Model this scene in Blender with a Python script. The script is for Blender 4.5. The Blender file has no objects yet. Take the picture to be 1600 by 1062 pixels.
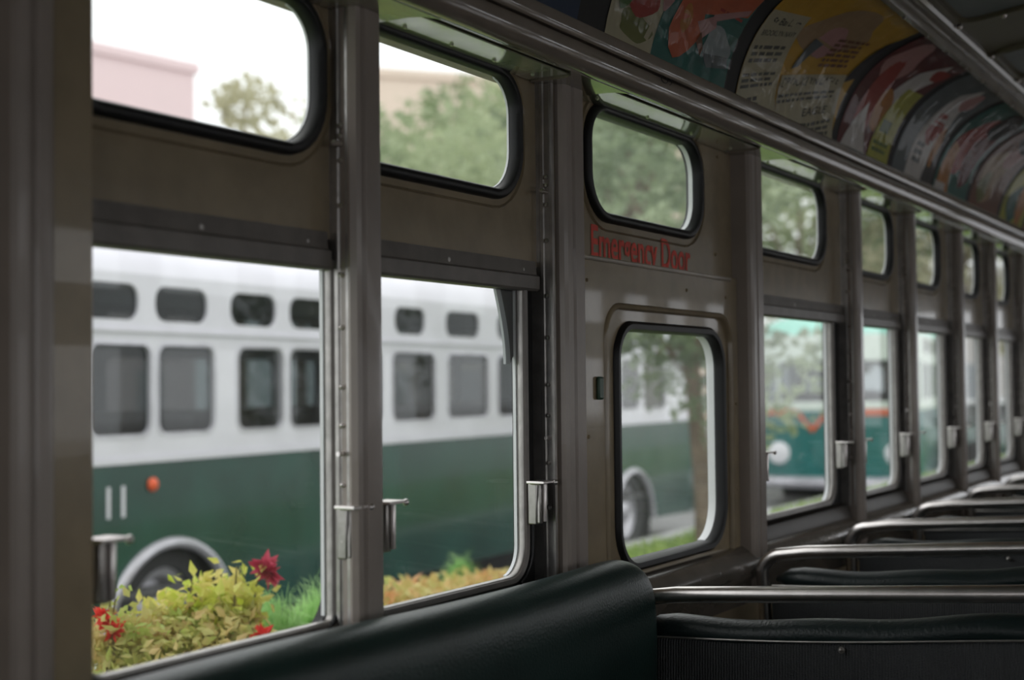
import bpy, bmesh, math, random
import numpy as np
from mathutils import Vector, Matrix
random.seed(7)
PI = math.pi
SC = bpy.context.scene
COL = SC.collection

# ------------------------------------------------------------------ camera
F_PX, YAW, PITCH, ROLL = 2222.0, math.radians(30.2085), math.radians(1.8197), 0.0105
EYE = Vector((1.25, 0.0, 1.3))
fw = Vector((-math.sin(YAW)*math.cos(PITCH), math.cos(YAW)*math.cos(PITCH), math.sin(PITCH)))
r0 = Vector((math.cos(YAW), math.sin(YAW), 0)); u0 = r0.cross(fw)
rt = r0*math.cos(ROLL) - u0*math.sin(ROLL); up = u0*math.cos(ROLL) + r0*math.sin(ROLL)
cam = bpy.data.cameras.new('camera'); cam_o = bpy.data.objects.new('camera', cam); COL.objects.link(cam_o)
M4 = Matrix((rt, up, -fw)).transposed().to_4x4(); M4.translation = EYE
cam_o.matrix_world = M4
cam.sensor_width = 36; cam.lens = F_PX*36/1600; cam.clip_start = .05; cam.clip_end = 300
cam.dof.use_dof = True; cam.dof.focus_distance = 2.6; cam.dof.aperture_fstop = 2.8; cam.dof.aperture_blades = 9
SC.camera = cam_o
# ------------------------------------------------------------------ sky and exposure
W = bpy.data.worlds.new('overcast'); SC.world = W; W.use_nodes = True
wn = W.node_tree.nodes; wl = W.node_tree.links
bgn = wn['Background']
tc = wn.new('ShaderNodeTexCoord'); sx = wn.new('ShaderNodeSeparateXYZ'); cr = wn.new('ShaderNodeValToRGB')
wl.new(tc.outputs['Generated'], sx.inputs[0]); wl.new(sx.outputs['Z'], cr.inputs[0]); wl.new(cr.outputs[0], bgn.inputs[0])
cr.color_ramp.elements[0].position = 0.0; cr.color_ramp.elements[0].color = (.88, .90, .93, 1)
cr.color_ramp.elements[1].position = .8; cr.color_ramp.elements[1].color = (1, 1, 1, 1)
bgn.inputs[1].default_value = 1.7
SC.view_settings.view_transform = 'Standard'; SC.view_settings.look = 'None'
SC.view_settings.exposure = 0.0; SC.view_settings.gamma = 1.0; SC.view_settings.use_curve_mapping = False

# ------------------------------------------------------------------ materials
def mat(name, col, rough=.5, metal=0, var=0, vscale=8, bump=0, bscale=60, col2=None, coat=0, spec=.5, stretch=None, sub=None):
    m = bpy.data.materials.new(name); m.use_nodes = True
    n = m.node_tree.nodes; l = m.node_tree.links; p = n['Principled BSDF']
    p.inputs['Base Color'].default_value = (*col, 1); p.inputs['Roughness'].default_value = rough
    p.inputs['Metallic'].default_value = metal; p.inputs['Coat Weight'].default_value = coat
    p.inputs['Specular IOR Level'].default_value = spec
    t = n.new('ShaderNodeTexCoord')
    mp = n.new('ShaderNodeMapping'); l.new(t.outputs['Object'], mp.inputs[0])
    if stretch: mp.inputs['Scale'].default_value = stretch
    if var or col2:
        ns = n.new('ShaderNodeTexNoise'); ns.inputs['Scale'].default_value = vscale; ns.inputs['Detail'].default_value = 5
        l.new(mp.outputs[0], ns.inputs[0]); r = n.new('ShaderNodeValToRGB'); l.new(ns.outputs['Fac'], r.inputs[0])
        c2 = col2 or tuple(min(1, c*(1+var)) for c in col); c1 = col if col2 else tuple(c*(1-var) for c in col)
        r.color_ramp.elements[0].position = .35; r.color_ramp.elements[1].position = .65
        r.color_ramp.elements[0].color = (*c1, 1); r.color_ramp.elements[1].color = (*c2, 1)
        l.new(r.outputs[0], p.inputs['Base Color'])
    if bump:
        nb = n.new('ShaderNodeTexNoise'); nb.inputs['Scale'].default_value = bscale; nb.inputs['Detail'].default_value = 3
        l.new(mp.outputs[0], nb.inputs[0]); b = n.new('ShaderNodeBump'); b.inputs['Strength'].default_value = bump
        b.inputs['Distance'].default_value = .01
        l.new(nb.outputs['Fac'], b.inputs['Height']); l.new(b.outputs[0], p.inputs['Normal'])
    return m
def glass_mat(name, tint=(.93, .95, .94), haze=.05, gloss=.6, bump=0, bscale=20, hazecol=(.9, .93, .92)):
    m = bpy.data.materials.new(name); m.use_nodes = True
    n = m.node_tree.nodes; l = m.node_tree.links
    for x in list(n):
        if x.type != 'OUTPUT_MATERIAL': n.remove(x)
    out = [x for x in n if x.type == 'OUTPUT_MATERIAL'][0]
    tr = n.new('ShaderNodeBsdfTransparent'); tr.inputs[0].default_value = (*tint, 1)
    tl = n.new('ShaderNodeBsdfTranslucent'); tl.inputs[0].default_value = (*hazecol, 1)
    gl = n.new('ShaderNodeBsdfGlossy'); gl.inputs['Roughness'].default_value = .03
    lw = n.new('ShaderNodeLayerWeight'); pw = n.new('ShaderNodeMath'); pw.operation = 'POWER'; pw.inputs[1].default_value = 5; l.new(lw.outputs['Facing'], pw.inputs[0])
    mu = n.new('ShaderNodeMath'); mu.operation = 'MULTIPLY_ADD'; mu.inputs[1].default_value = .8*gloss; mu.inputs[2].default_value = .04*gloss; l.new(pw.outputs[0], mu.inputs[0])
    m1 = n.new('ShaderNodeMixShader'); m2 = n.new('ShaderNodeMixShader')
    # dust film: patchy
    t = n.new('ShaderNodeTexCoord'); ns = n.new('ShaderNodeTexNoise'); ns.inputs['Scale'].default_value = 9; ns.inputs['Detail'].default_value = 4
    l.new(t.outputs['Object'], ns.inputs[0]); mr = n.new('ShaderNodeMapRange'); l.new(ns.outputs['Fac'], mr.inputs[0])
    mr.inputs['From Min'].default_value = .3; mr.inputs['From Max'].default_value = .7
    mr.inputs['To Min'].default_value = haze*.7; mr.inputs['To Max'].default_value = haze*1.3
    l.new(mr.outputs[0], m1.inputs[0]); l.new(tr.outputs[0], m1.inputs[1]); l.new(tl.outputs[0], m1.inputs[2])
    l.new(mu.outputs[0], m2.inputs[0]); l.new(m1.outputs[0], m2.inputs[1]); l.new(gl.outputs[0], m2.inputs[2])
    l.new(m2.outputs[0], out.inputs['Surface'])
    if bump:
        nb = n.new('ShaderNodeTexNoise'); nb.inputs['Scale'].default_value = bscale; nb.inputs['Detail'].default_value = 2
        mp = n.new('ShaderNodeMapping'); mp.inputs['Scale'].default_value = (1, 2.2, .5); l.new(t.outputs['Object'], mp.inputs[0])
        l.new(mp.outputs[0], nb.inputs[0]); b = n.new('ShaderNodeBump'); b.inputs['Strength'].default_value = bump; b.inputs['Distance'].default_value = .03
        l.new(nb.outputs['Fac'], b.inputs['Height']); l.new(b.outputs[0], gl.inputs['Normal']); l.new(b.outputs[0], lw.inputs['Normal'])
    return m
def leaf_mat(name, c1, c2, trans=.5, scale=1.5):
    m = bpy.data.materials.new(name); m.use_nodes = True
    n = m.node_tree.nodes; l = m.node_tree.links; p = n['Principled BSDF']; out = n['Material Output']
    t = n.new('ShaderNodeTexCoord'); ns = n.new('ShaderNodeTexNoise'); ns.inputs['Scale'].default_value = scale; ns.inputs['Detail'].default_value = 6
    l.new(t.outputs['Object'], ns.inputs[0]); r = n.new('ShaderNodeValToRGB'); l.new(ns.outputs['Fac'], r.inputs[0])
    r.color_ramp.elements[0].position = .38; r.color_ramp.elements[1].position = .62
    r.color_ramp.elements[0].color = (*c1, 1); r.color_ramp.elements[1].color = (*c2, 1)
    tl = n.new('ShaderNodeBsdfTranslucent'); mx = n.new('ShaderNodeMixShader'); mx.inputs[0].default_value = trans
    l.new(r.outputs[0], p.inputs['Base Color']); l.new(r.outputs[0], tl.inputs[0]); p.inputs['Roughness'].default_value = .5
    l.new(p.outputs[0], mx.inputs[1]); l.new(tl.outputs[0], mx.inputs[2]); l.new(mx.outputs[0], out.inputs['Surface'])
    return m
TAN = mat('tan paint', (.33, .26, .165), .27, var=.10, vscale=14, bump=.05, bscale=38, coat=.45)
POST = mat('grey brown paint', (.34, .29, .255), .32, var=.06, vscale=10, bump=.05, coat=.2)
GREY = mat('worn grey metal', (.19, .17, .155), .4, metal=.15, var=.12, vscale=20, bump=.05)
SILLM = mat('dark grey brown sill paint', (.065, .056, .048), .45, var=.1)
STEEL = mat('dull steel channel', (.42, .40, .38), .33, metal=.85, var=.15, vscale=30, bump=.06)
CHROME = mat('polished steel tube', (.88, .83, .81), .30, metal=1, var=.08, vscale=25, bump=.02)
RUB = mat('black rubber', (.012, .012, .013), .45, var=.2)
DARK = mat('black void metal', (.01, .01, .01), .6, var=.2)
SOFF = mat('glossy cream paint tinted by outdoor light', (.62, .66, .50), .12, metal=.3, var=.1, vscale=12, bump=.06, bscale=18, coat=1)  # greenish light from outdoors is put into the cream base colour
BAND = mat('brown grey cornice paint', (.27, .225, .185), .2, var=.08, vscale=9, bump=.10, bscale=14, coat=.9)
CEIL = mat('olive brown ceiling paint', (.17, .15, .10), .35, var=.1, vscale=4, bump=.05)
HATCH = mat('slate grey ceiling panel', (.19, .21, .23), .4, var=.08)
VINYL = mat('dark green vinyl', (.012, .032, .028), .36, var=.15, vscale=6, bump=.12, bscale=220, spec=.5)
VINYL2 = mat('black green vinyl', (.010, .020, .020), .36, var=.15, vscale=6, bump=.12, bscale=160, spec=.5)
EMB = mat('charcoal embossed seat back', (.027, .030, .032), .42, var=.1, vscale=10)
LINER = mat('white painted window jamb', (.85, .86, .88), .4, var=.04)
RED = mat('faded red lettering', (.85, .07, .035), .5, var=.15, vscale=30)
GLASS = glass_mat('window glass', haze=.006, tint=(.97,.98,.975))
HAZY = glass_mat('dusty door glass', haze=.028, tint=(.97,.98,.97))
UGL = glass_mat('dusty upper glass', haze=.03, tint=(.97,.98,.97))
FILM = glass_mat('wrinkled clear plastic', tint=(.97, .97, .97), haze=.006, gloss=.36, bump=.05, bscale=5)
# embossed herringbone on the seat back shell
def herring(m):
    n = m.node_tree.nodes; l = m.node_tree.links; p = n['Principled BSDF']
    t = n.new('ShaderNodeTexCoord'); w1 = n.new('ShaderNodeTexWave'); w1.wave_type = 'BANDS'; w1.bands_direction = 'X'
    mp = n.new('ShaderNodeMapping'); l.new(t.outputs['Object'], mp.inputs[0]); l.new(mp.outputs[0], w1.inputs[0])
    mp.inputs['Rotation'].default_value = (0, 0, 0)
    w1.inputs['Scale'].default_value = 60; w1.inputs['Distortion'].default_value = 3.0; w1.inputs['Detail'].default_value = 2; w1.inputs['Detail Scale'].default_value = 6
    b = n.new('ShaderNodeBump'); b.inputs['Strength'].default_value = .5; b.inputs['Distance'].default_value = .004
    l.new(w1.outputs['Fac'], b.inputs['Height']); l.new(b.outputs[0], p.inputs['Normal'])
herring(EMB)

# ------------------------------------------------------------------ mesh helpers
class MB:
    def __init__(s): s.v = []; s.f = []; s.mi = []; s.cur = 0
    def add(s, vs, fs):
        o = len(s.v); s.v += [tuple(v) for v in vs]; s.f += [tuple(i+o for i in f) for f in fs]; s.mi += [s.cur]*len(fs); return s
    def box(s, x0, x1, y0, y1, z0, z1):
        vs = [(x, y, z) for x in (x0, x1) for y in (y0, y1) for z in (z0, z1)]
        return s.add(vs, [(0,1,3,2),(4,6,7,5),(0,4,5,1),(2,3,7,6),(0,2,6,4),(1,5,7,3)])
    def prism(s, poly, a0, a1, axis='y'):
        n = len(poly)
        def P(p, a): return {'x': (a, p[0], p[1]), 'y': (p[0], a, p[1]), 'z': (p[0], p[1], a)}[axis]
        vs = [P(p, a0) for p in poly] + [P(p, a1) for p in poly]
        fs = [(i, (i+1) % n, n+(i+1) % n, n+i) for i in range(n)] + [tuple(range(n))[::-1], tuple(range(n, 2*n))]
        return s.add(vs, fs)
    def strip(s, poly, a0, a1, axis='y', seg=1):   # open profile swept (sheet)
        n = len(poly); vs = []; fs = []
        for k in range(seg+1):
            a = a0+(a1-a0)*k/seg
            vs += [{'x': (a, p[0], p[1]), 'y': (p[0], a, p[1]), 'z': (p[0], p[1], a)}[axis] for p in poly]
        for k in range(seg):
            for i in range(n-1): fs.append((k*n+i, k*n+i+1, (k+1)*n+i+1, (k+1)*n+i))
        return s.add(vs, fs)
    def tube(s, pts, r, n=12, cap=True):
        pts = [Vector(p) for p in pts]; m = len(pts)
        rr_ = r if isinstance(r, (list, tuple)) else [r]*m
        T = [(pts[min(i+1, m-1)]-pts[max(i-1, 0)]).normalized() for i in range(m)]
        a = T[0].orthogonal().normalized(); vs = []
        for i in range(m):
            a = (a - T[i]*a.dot(T[i])).normalized(); b = T[i].cross(a)
            vs += [pts[i] + (a*math.cos(2*PI*k/n)+b*math.sin(2*PI*k/n))*rr_[i] for k in range(n)]
        fs = [(i*n+k, i*n+(k+1) % n, (i+1)*n+(k+1) % n, (i+1)*n+k) for i in range(m-1) for k in range(n)]
        if cap: fs += [tuple(range(n))[::-1], tuple(range((m-1)*n, m*n))]
        return s.add(vs, fs)
    def ball(s, c, r, n=10, sc=(1, 1, 1)):
        vs = []; fs = []; h = n//2
        for i in range(h+1):
            for k in range(n):
                a = PI*i/h; b = 2*PI*k/n
                vs.append((c[0]+r*sc[0]*math.sin(a)*math.cos(b), c[1]+r*sc[1]*math.sin(a)*math.sin(b), c[2]+r*sc[2]*math.cos(a)))
        for i in range(h):
            for k in range(n): fs.append((i*n+k, (i+1)*n+k, (i+1)*n+(k+1) % n, i*n+(k+1) % n))
        return s.add(vs, fs)
    def loft(s, loops, close=True, cap=False):     # list of closed loops with the same count
        n = len(loops[0]); vs = [p for L in loops for p in L]; m = len(loops); fs = []
        for i in range(m if close else m-1):
            j = (i+1) % m
            for k in range(n): fs.append((i*n+k, i*n+(k+1) % n, j*n+(k+1) % n, j*n+k))
        if cap: fs += [tuple(range(n))[::-1], tuple(range((m-1)*n, m*n))]
        return s.add(vs, fs)
    def islands(s):
        p = list(range(len(s.v)))
        def fd(i):
            while p[i] != i: p[i] = p[p[i]]; i = p[i]
            return i
        for f in s.f:
            for q in f[1:]: p[fd(q)] = fd(f[0])
        g = {}
        for i, f in enumerate(s.f): g.setdefault(fd(f[0]), []).append(i)
        out = []                       # pieces that touch (a bolt's head and shank) stay together
        for fs in g.values():
            c = np.mean([s.v[q] for i in fs for q in s.f[i]], axis=0)
            for o in out:
                if np.linalg.norm(o[0]-c) < .022: o[1].extend(fs); break
            else: out.append([c, fs])
        return [o[1] for o in out]
    def build_each(s, name, m, parent=None, smooth=False, bevel=0):
        for fs in s.islands():
            q = MB(); idx = {}
            for i in fs:
                for v in s.f[i]: idx.setdefault(v, len(idx))
                q.f.append(tuple(idx[v] for v in s.f[i])); q.mi.append(0)
            q.v = [s.v[v] for v in idx]
            q.build(name, m, parent, smooth=smooth, bevel=bevel)
    def build(s, name, m, parent=None, smooth=False, bevel=0, kind=None, seg=2, angle=40):
        me = bpy.data.meshes.new(name); me.from_pydata(s.v, [], s.f)
        ms = m if isinstance(m, (list, tuple)) else [m]
        for x in ms: me.materials.append(x)
        me.polygons.foreach_set('material_index', s.mi)
        bm = bmesh.new(); bm.from_mesh(me)
        bmesh.ops.remove_doubles(bm, verts=bm.verts, dist=1e-6)
        bmesh.ops.recalc_face_normals(bm, faces=bm.faces); bm.to_mesh(me); bm.free()
        if smooth or bevel:
            me.shade_smooth()
            try: me.set_sharp_from_angle(angle=math.radians(angle))
            except Exception: pass
        o = bpy.data.objects.new(name, me); COL.objects.link(o)
        if parent: o.parent = parent
        if bevel:
            b = o.modifiers.new('bevel', 'BEVEL'); b.width = bevel; b.segments = seg; b.limit_method = 'ANGLE'; b.angle_limit = math.radians(35)
        if kind: o['kind'] = kind
        return o
def arcs(y0, y1, z0, z1, R, off=0, n=8):
    """rounded rectangle loop; R = (bottom-left, bottom-right, top-right, top-left)"""
    if not isinstance(R, (list, tuple)): R = (R,)*4
    out = []
    for (cy, cz, a0, r) in ((y0+R[0], z0+R[0], PI, R[0]), (y1-R[1], z0+R[1], 1.5*PI, R[1]), (y1-R[2], z1-R[2], 0, R[2]), (y0+R[3], z1-R[3], .5*PI, R[3])):
        for k in range(n+1):
            a = a0+.5*PI*k/n
            if r + off > 0: out.append((cy+(r+off)*math.cos(a), cz+(r+off)*math.sin(a)))
            else:
                q = off+r
                out.append((cy+q*(1 if math.cos(a0+.25*PI) > 0 else -1), cz+q*(1 if math.sin(a0+.25*PI) > 0 else -1)))
    return out
def ring(mb, box, R, prof, n=8):      # prof = closed list of (offset outward, x)
    return mb.loft([[(x, y, z) for y, z in arcs(*box, R, off, n)] for off, x in prof])
def plate(mb, outer, hole, R, x0, x1, n=8):    # flat plate between x0, x1 with a rounded hole
    A = arcs(*outer, 0.0, 0, n); Bp = arcs(*hole, R, 0, n)
    return mb.loft([[(x0, *p) for p in A], [(x1, *p) for p in A], [(x1, *p) for p in Bp], [(x0, *p) for p in Bp]])
def side_jamb(mb, box, R, x0, x1, off=0, th=.003, n=8):   # the far jamb of an opening, round its two right corners
    A = arcs(*box, R, off, n)[n+2:3*n+2]; Bq = arcs(*box, R, off+th, n)[n+2:3*n+2]; m = len(A)
    vs = [(x0, *p) for p in A]+[(x1, *p) for p in A]+[(x1, *p) for p in Bq]+[(x0, *p) for p in Bq]
    fs = []
    for k in range(m-1):
        for q in range(4): r_ = (q+1) % 4; fs.append((q*m+k, q*m+k+1, r_*m+k+1, r_*m+k))
    fs += [(0, m, 2*m, 3*m), (m-1, 2*m-1, 3*m-1, 4*m-1)]
    return mb.add(vs, fs)
def pane(mb, box, R, x, t=.004, off=0):
    L = arcs(*box, R, off)
    return mb.prism(L, x, x-t, 'x') if False else mb.loft([[(x, *p) for p in L], [(x-t, *p) for p in L]], close=False, cap=True)
def empty(name, loc=(0, 0, 0), rz=0, parent=None, kind=None):
    o = bpy.data.objects.new(name, None); COL.objects.link(o); o.location = loc; o.rotation_euler = (0, 0, rz); o.empty_display_size = .1
    if parent: o.parent = parent
    if kind: o['kind'] = kind
    return o
def tag(o, label, cat, group=None, kind=None):
    o['label'] = label; o['category'] = cat
    if group: o['group'] = group
    if kind: o['kind'] = kind
    return o
def copy_tree(o, parent=None):
    c = o.copy(); COL.objects.link(c)
    if parent: c.parent = parent
    for ch in [x for x in bpy.data.objects if x.parent == o]: copy_tree(ch, c)
    return c
_tx = {}
def text2d(s, h=1.0, xs=1.0, bold=0.0):
    """glyph outlines as 2-D verts and faces, height h of capitals, x squeezed by xs"""
    k = (s, bold)
    if k not in _tx:
        c = bpy.data.curves.new('t', 'FONT'); c.body = s; c.resolution_u = 3; c.offset = bold; c.fill_mode = 'FRONT'
        o = bpy.data.objects.new('t', c); COL.objects.link(o); dg = bpy.context.evaluated_depsgraph_get(); dg.update()
        me = bpy.data.meshes.new_from_object(o.evaluated_get(dg))
        _tx[k] = ([(v.co.x, v.co.y) for v in me.vertices], [tuple(p.vertices) for p in me.polygons])
        bpy.data.objects.remove(o); bpy.data.curves.remove(c); bpy.data.meshes.remove(me)
    V, Fs = _tx[k]; return [(x/.7*h*xs, y/.7*h) for x, y in V], Fs

# ================================================================== OUR BUS: LEFT WALL
PIL = [(1.03, 1.142), (1.625, 1.70), (2.258, 2.35), (3.20, 3.292), (4.055, 4.125), (4.68, 4.745), (5.365, 5.43), (5.955, 6.02), (6.58, 6.645), (7.2, 7.265), (7.83, 7.9)]
GR = {0: (1.631, 1.602), 1: (2.183, 2.166), 3: (3.95, 3.89), 4: (4.625, 4.585), 5: (5.27, 5.215), 6: (5.90, 5.86), 7: (6.50, 6.46), 8: (7.12, 7.08), 9: (7.75, 7.70)}
ZS, ZT = .912, 1.852
wall = MB()
wall.box(-.07, 0, -2.0, 9.5, 0, ZS-.012)
wall.box(-.07, 0, -2.0, 1.03, ZS-.012, 2.2)       # body panel behind the camera side
wall.box(-.07, 0, 7.9, 9.5, ZS-.012, 2.2)
wall.box(-.07, 0, 1.03, 7.9, ZT, 2.2)
wall.build('wall_left', TAN, kind='structure')
# sill ledge: a rolled edge below the windows
sl = MB(); prof = [(.0, ZS), (.012, ZS), (.03, ZS-.01), (.05, ZS-.03), (.052, ZS-.06), (.035, ZS-.08), (.03, ZS-.13), (.0, ZS-.13)]
sl.prism(prof, -1.9, 9.4)
sill = sl.build('trim_1', mat('dark brown sill paint', (.13, .11, .09), .25, var=.15, vscale=8, bump=.1, bscale=20, coat=.5), smooth=True, kind='structure', angle=60)
rv = MB()
for k in range(60): rv.ball((.047, .9+k*.115, ZS-.035), .005, 8)
rv.build('rivet_row', STEEL, sill, smooth=True)['kind'] = 'stuff'
# pillars
for i, (a, b) in enumerate(PIL):
    m = MB(); w = b-a; X = .047
    if i == 0:
        q = MB(); q.prism([(-.013, 1.08), (-.013, b+.010), (.030, b+.010), (.038, b+.002), (.038, 1.08)], ZS-.11, ZT+.01, 'z'); q.build('trim_19', TAN, smooth=True, kind='structure', angle=25); b = 1.090; w = b-a
    if i in (0, 2, 3):     # wide pillars with a centre groove
        c = a+w*.42
        m.prism([(-.013, a+.005), (-.013, b-.002), (X-.012, b-.002), (X-.004, b-.006), (X, b-.014), (X, c+.006), (X-.007, c), (X, c-.006), (X, a+.014), (X-.004, a+.006), (X-.012, a+.002)], ZS-.11, ZT+.01, 'z')
    else:
        m.prism([(-.013, a+.016), (-.013, b-.002), (X-.012, b-.002), (X-.003, b-.006), (X, b-.014), (X, a+.03), (X-.007, a+.024), (X, a+.018), (X-.003, a+.010), (X-.012, a+.006)], ZS-.11, ZT+.01, 'z')
    m.build('trim_%d' % (i+2), POST, smooth=True, kind='structure', angle=25)
SKEL_N = len(PIL)

def latch(mb_root, y, z, flip=1):
    l = empty('latch', (0, y, z), parent=mb_root)
    m = MB(); m.box(.008, .026, -.012*1, .012, -.072, .0); m.box(.026, .034, -.012, -.006, -.07, 0)
    m.build('latch_plate', STEEL, l, bevel=.0025)
    m = MB(); m.box(.010, .046, -.02, .022, .0, .0045); m.tube([(.03, .010, .0), (.03, .010, -.068)], .004, 8); m.ball((.046, .02, .001), .0055, 8)
    m.build('latch_lever', CHROME, l, bevel=.001)
    return l
def window(idx, yl, yr, gr, ur, n):
    """openable unit: upper fixed panel with rounded light, lower sash, channels"""
    root = empty('window_%d' % n, (0, 0, 0), kind='structure')
    # upper panel with oval hole
    hb = (yl+.008, ur, 1.640, 1.838); R = (.035, .075, .06, .03)
    m = MB(); plate(m, (yl-.0, yr+.01, 1.512, ZT), (hb[0]-.004, hb[1]+.018, hb[2]-.018, min(hb[3]+.010, ZT-.002)), (.04, .09, .07, .03), -.012, -.003)
    m.build('upper_panel', TAN, root)
    m = MB(); ring(m, hb, R, [(.0, -.013), (.0, .002), (.004, .008), (.013, .009), (.019, .004), (.020, -.006), (.012, -.02)])
    m.build('gasket', RUB, root, smooth=True, angle=50)
    m = MB(); side_jamb(m, hb, R, -.017, -.013, -.001)
    m.build('liner', LINER, root, smooth=True, angle=50)
    m = MB(); pane(m, hb, R, -.012, off=.003); m.build('upper_pane', UGL, root)
    # pressed lip under the oval
    m = MB(); ring(m, hb, R, [(.030, -.004), (.033, .001), (.036, -.004)]); m.build('panel_bead', TAN, root, smooth=True, angle=60)
    # meeting rails
    m = MB(); m.prism([(-.02, 1.468), (.006, 1.468), (.010, 1.472), (.010, 1.494), (.004, 1.498), (.002, 1.522), (-.02, 1.522)], yl-.0, yr-.004)
    m.build('meeting_rail', GREY, root, smooth=True, angle=30)
    m = MB(); m.tube([(.0, yl+(yr-yl)*.45, 1.505), (.004, yl+(yr-yl)*.45, 1.505)], .004, 8); m.tube([(.0, yr-.05, 1.505), (.004, yr-.05, 1.505)], .003, 8); m.build_each('screw', STEEL, root)
    # lower sash
    lb = (yl+.012, gr, .967, 1.470); RL = (.05, .008 if idx == 0 else .05, .004, .004)
    m = MB(); ring(m, lb, RL, [(.0, -.012), (.0, .0), (.0025, .004), (.010, .006), (.014, .002), (.015, -.02)])
    m.build('sash_frame', GREY, root, smooth=True, angle=35)
    m = MB(); ring(m, lb, RL, [(.001, -.009), (-.0014, -.009), (-.0014, -.002), (-.0004, .0006), (.001, .0006)])
    m.build('glazing_bead', STEEL, root, smooth=True, angle=35)
    m = MB(); pane(m, lb, RL, -.010, off=-.001); m.build('lower_pane', GLASS, root)
    # white outer jamb seen through the glass
    m = MB(); side_jamb(m, lb, RL, -.023 if idx > 1 else -.020, -.014, -.001)
    m.build('outer_jamb', LINER, root, smooth=True, angle=50)
    # dark infill behind the sash and sill slope
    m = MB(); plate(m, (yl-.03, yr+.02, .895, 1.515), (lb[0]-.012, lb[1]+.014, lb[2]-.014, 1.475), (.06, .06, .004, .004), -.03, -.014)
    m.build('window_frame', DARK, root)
    m = MB(); m.prism([(-.03, ZS-.014), (.018, ZS-.014), (.018, ZS+.004), (.006, ZS+.030), (-.012, ZS+.036), (-.03, ZS+.036)], yl, yr+.004)
    m.build('window_sill', SILLM, root, smooth=True, angle=30)
    # steel channel on the pillar with screws
    c = yr+.013
    m = MB(); m.prism([(-.018, c-.004), (.004, c-.004), (.006, c-.006), (.012, c-.006), (.014, c-.003), (.024, c-.003), (.026, c-.006), (.031, c-.006), (.031, c+.003), (-.018, c+.003)], ZS+.03, ZT, 'z')
    m.build('sash_channel', STEEL, root, smooth=True, angle=25)
    m = MB()
    for z in (1.08, 1.16, 1.245, 1.30, 1.385, 1.46, 1.56, 1.625, 1.66, 1.675): m.ball((.018, c-.0045, z), .0042, 8)
    m.tube([(.019, c-.002, 1.648), (.019, c-.022, 1.648)], .0036, 8); m.ball((.019, c-.022, 1.648), .005, 8)
    m.tube([(.019, c-.002, 1.205), (.019, c-.018, 1.205)], .0036, 8)
    m.build_each('screw', CHROME, root, smooth=True)
    # rubber curl around the sash corner
    m = MB(); m.tube([(.004, gr+.022-.0+.012*math.cos(a)*0, 1.02-z) for a, z in ((0, -.05), (0, 0))] + [(.004, gr+.022-.07*(1-math.cos(t)), 1.02-.07*math.sin(t)-.0) for t in (.3, .6, .9, 1.2)], .0035, 8)
    m.build('weather_strip', RUB, root, smooth=True)
    latch(root, gr+.011, 1.127); latch(root, yl+.03, 1.127)
    return root
n = 1
for i in range(len(PIL)-1):
    if i == 2: continue
    yl, yr = PIL[i][1], PIL[i+1][0]
    if i == 1: yr = 2.235
    window(i, yl, yr, GR[i][0], GR[i][1], n); n += 1
# grey corner reinforcement outside the second pane
cs = MB(); pts = [(2.120+.034*math.sin(t*PI/2), 1.472-.135*t) for t in np.linspace(0, 1, 10)]
W2 = [o for o in bpy.data.objects if o.name == 'window_2'][0]
cs.prism(pts + [(y+.016, z) for y, z in pts[::-1]], -.022, -.017, 'x')
cs.build('corner_strip', mat('pale grey corner strip', (.5, .52, .54), .5, var=.05), W2)
cs = MB(); cs.prism([(y+.016, z) for y, z in pts] + [(2.186, pts[-1][1]+.02), (2.186, 1.472)], -.021, -.018, 'x')
cs.build('corner_gusset', mat('dark corner gusset', (.10, .10, .10), .6, var=.05), W2)
# jamb between channel and door pillar
m = MB(); m.prism([(-.03, 2.252), (.012, 2.252), (.03, 2.262), (.03, 2.275), (-.03, 2.275)], ZS, ZT, 'z'); m.build('trim_20', TAN, kind='structure', smooth=True)

# ------------------------------------------------------------------ emergency door
door = empty('door_1', (0, 0, 0), kind='structure')
hb = (2.455, 2.995, 1.640, 1.836); RD = (.075, .075, .07, .06)
m = MB(); plate(m, (2.345, 3.21, 1.548, ZT), (hb[0]-.016, hb[1]+.016, hb[2]-.016, ZT-.004), (.09, .09, .07, .07), -.03, -.004); m.build('upper_panel', TAN, door)
m = MB(); ring(m, hb, RD, [(.0, -.03), (.0, .002), (.004, .008), (.013, .009), (.019, .004), (.020, -.006), (.012, -.02)]); m.build('gasket', RUB, door, smooth=True, angle=50)
m = MB(); pane(m, hb, RD, -.012, off=.003); m.build('upper_pane', glass_mat('dusty door light', haze=.035, tint=(.95,.97,.95)), door)
m = MB(); ring(m, hb, RD, [(.032, -.005), (.035, .001), (.038, -.005)]); m.build('panel_bead', TAN, door, smooth=True, angle=60)
m = MB(); side_jamb(m, hb, RD, -.024, -.014, -.001); m.build('liner', LINER, door, smooth=True, angle=50)
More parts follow.
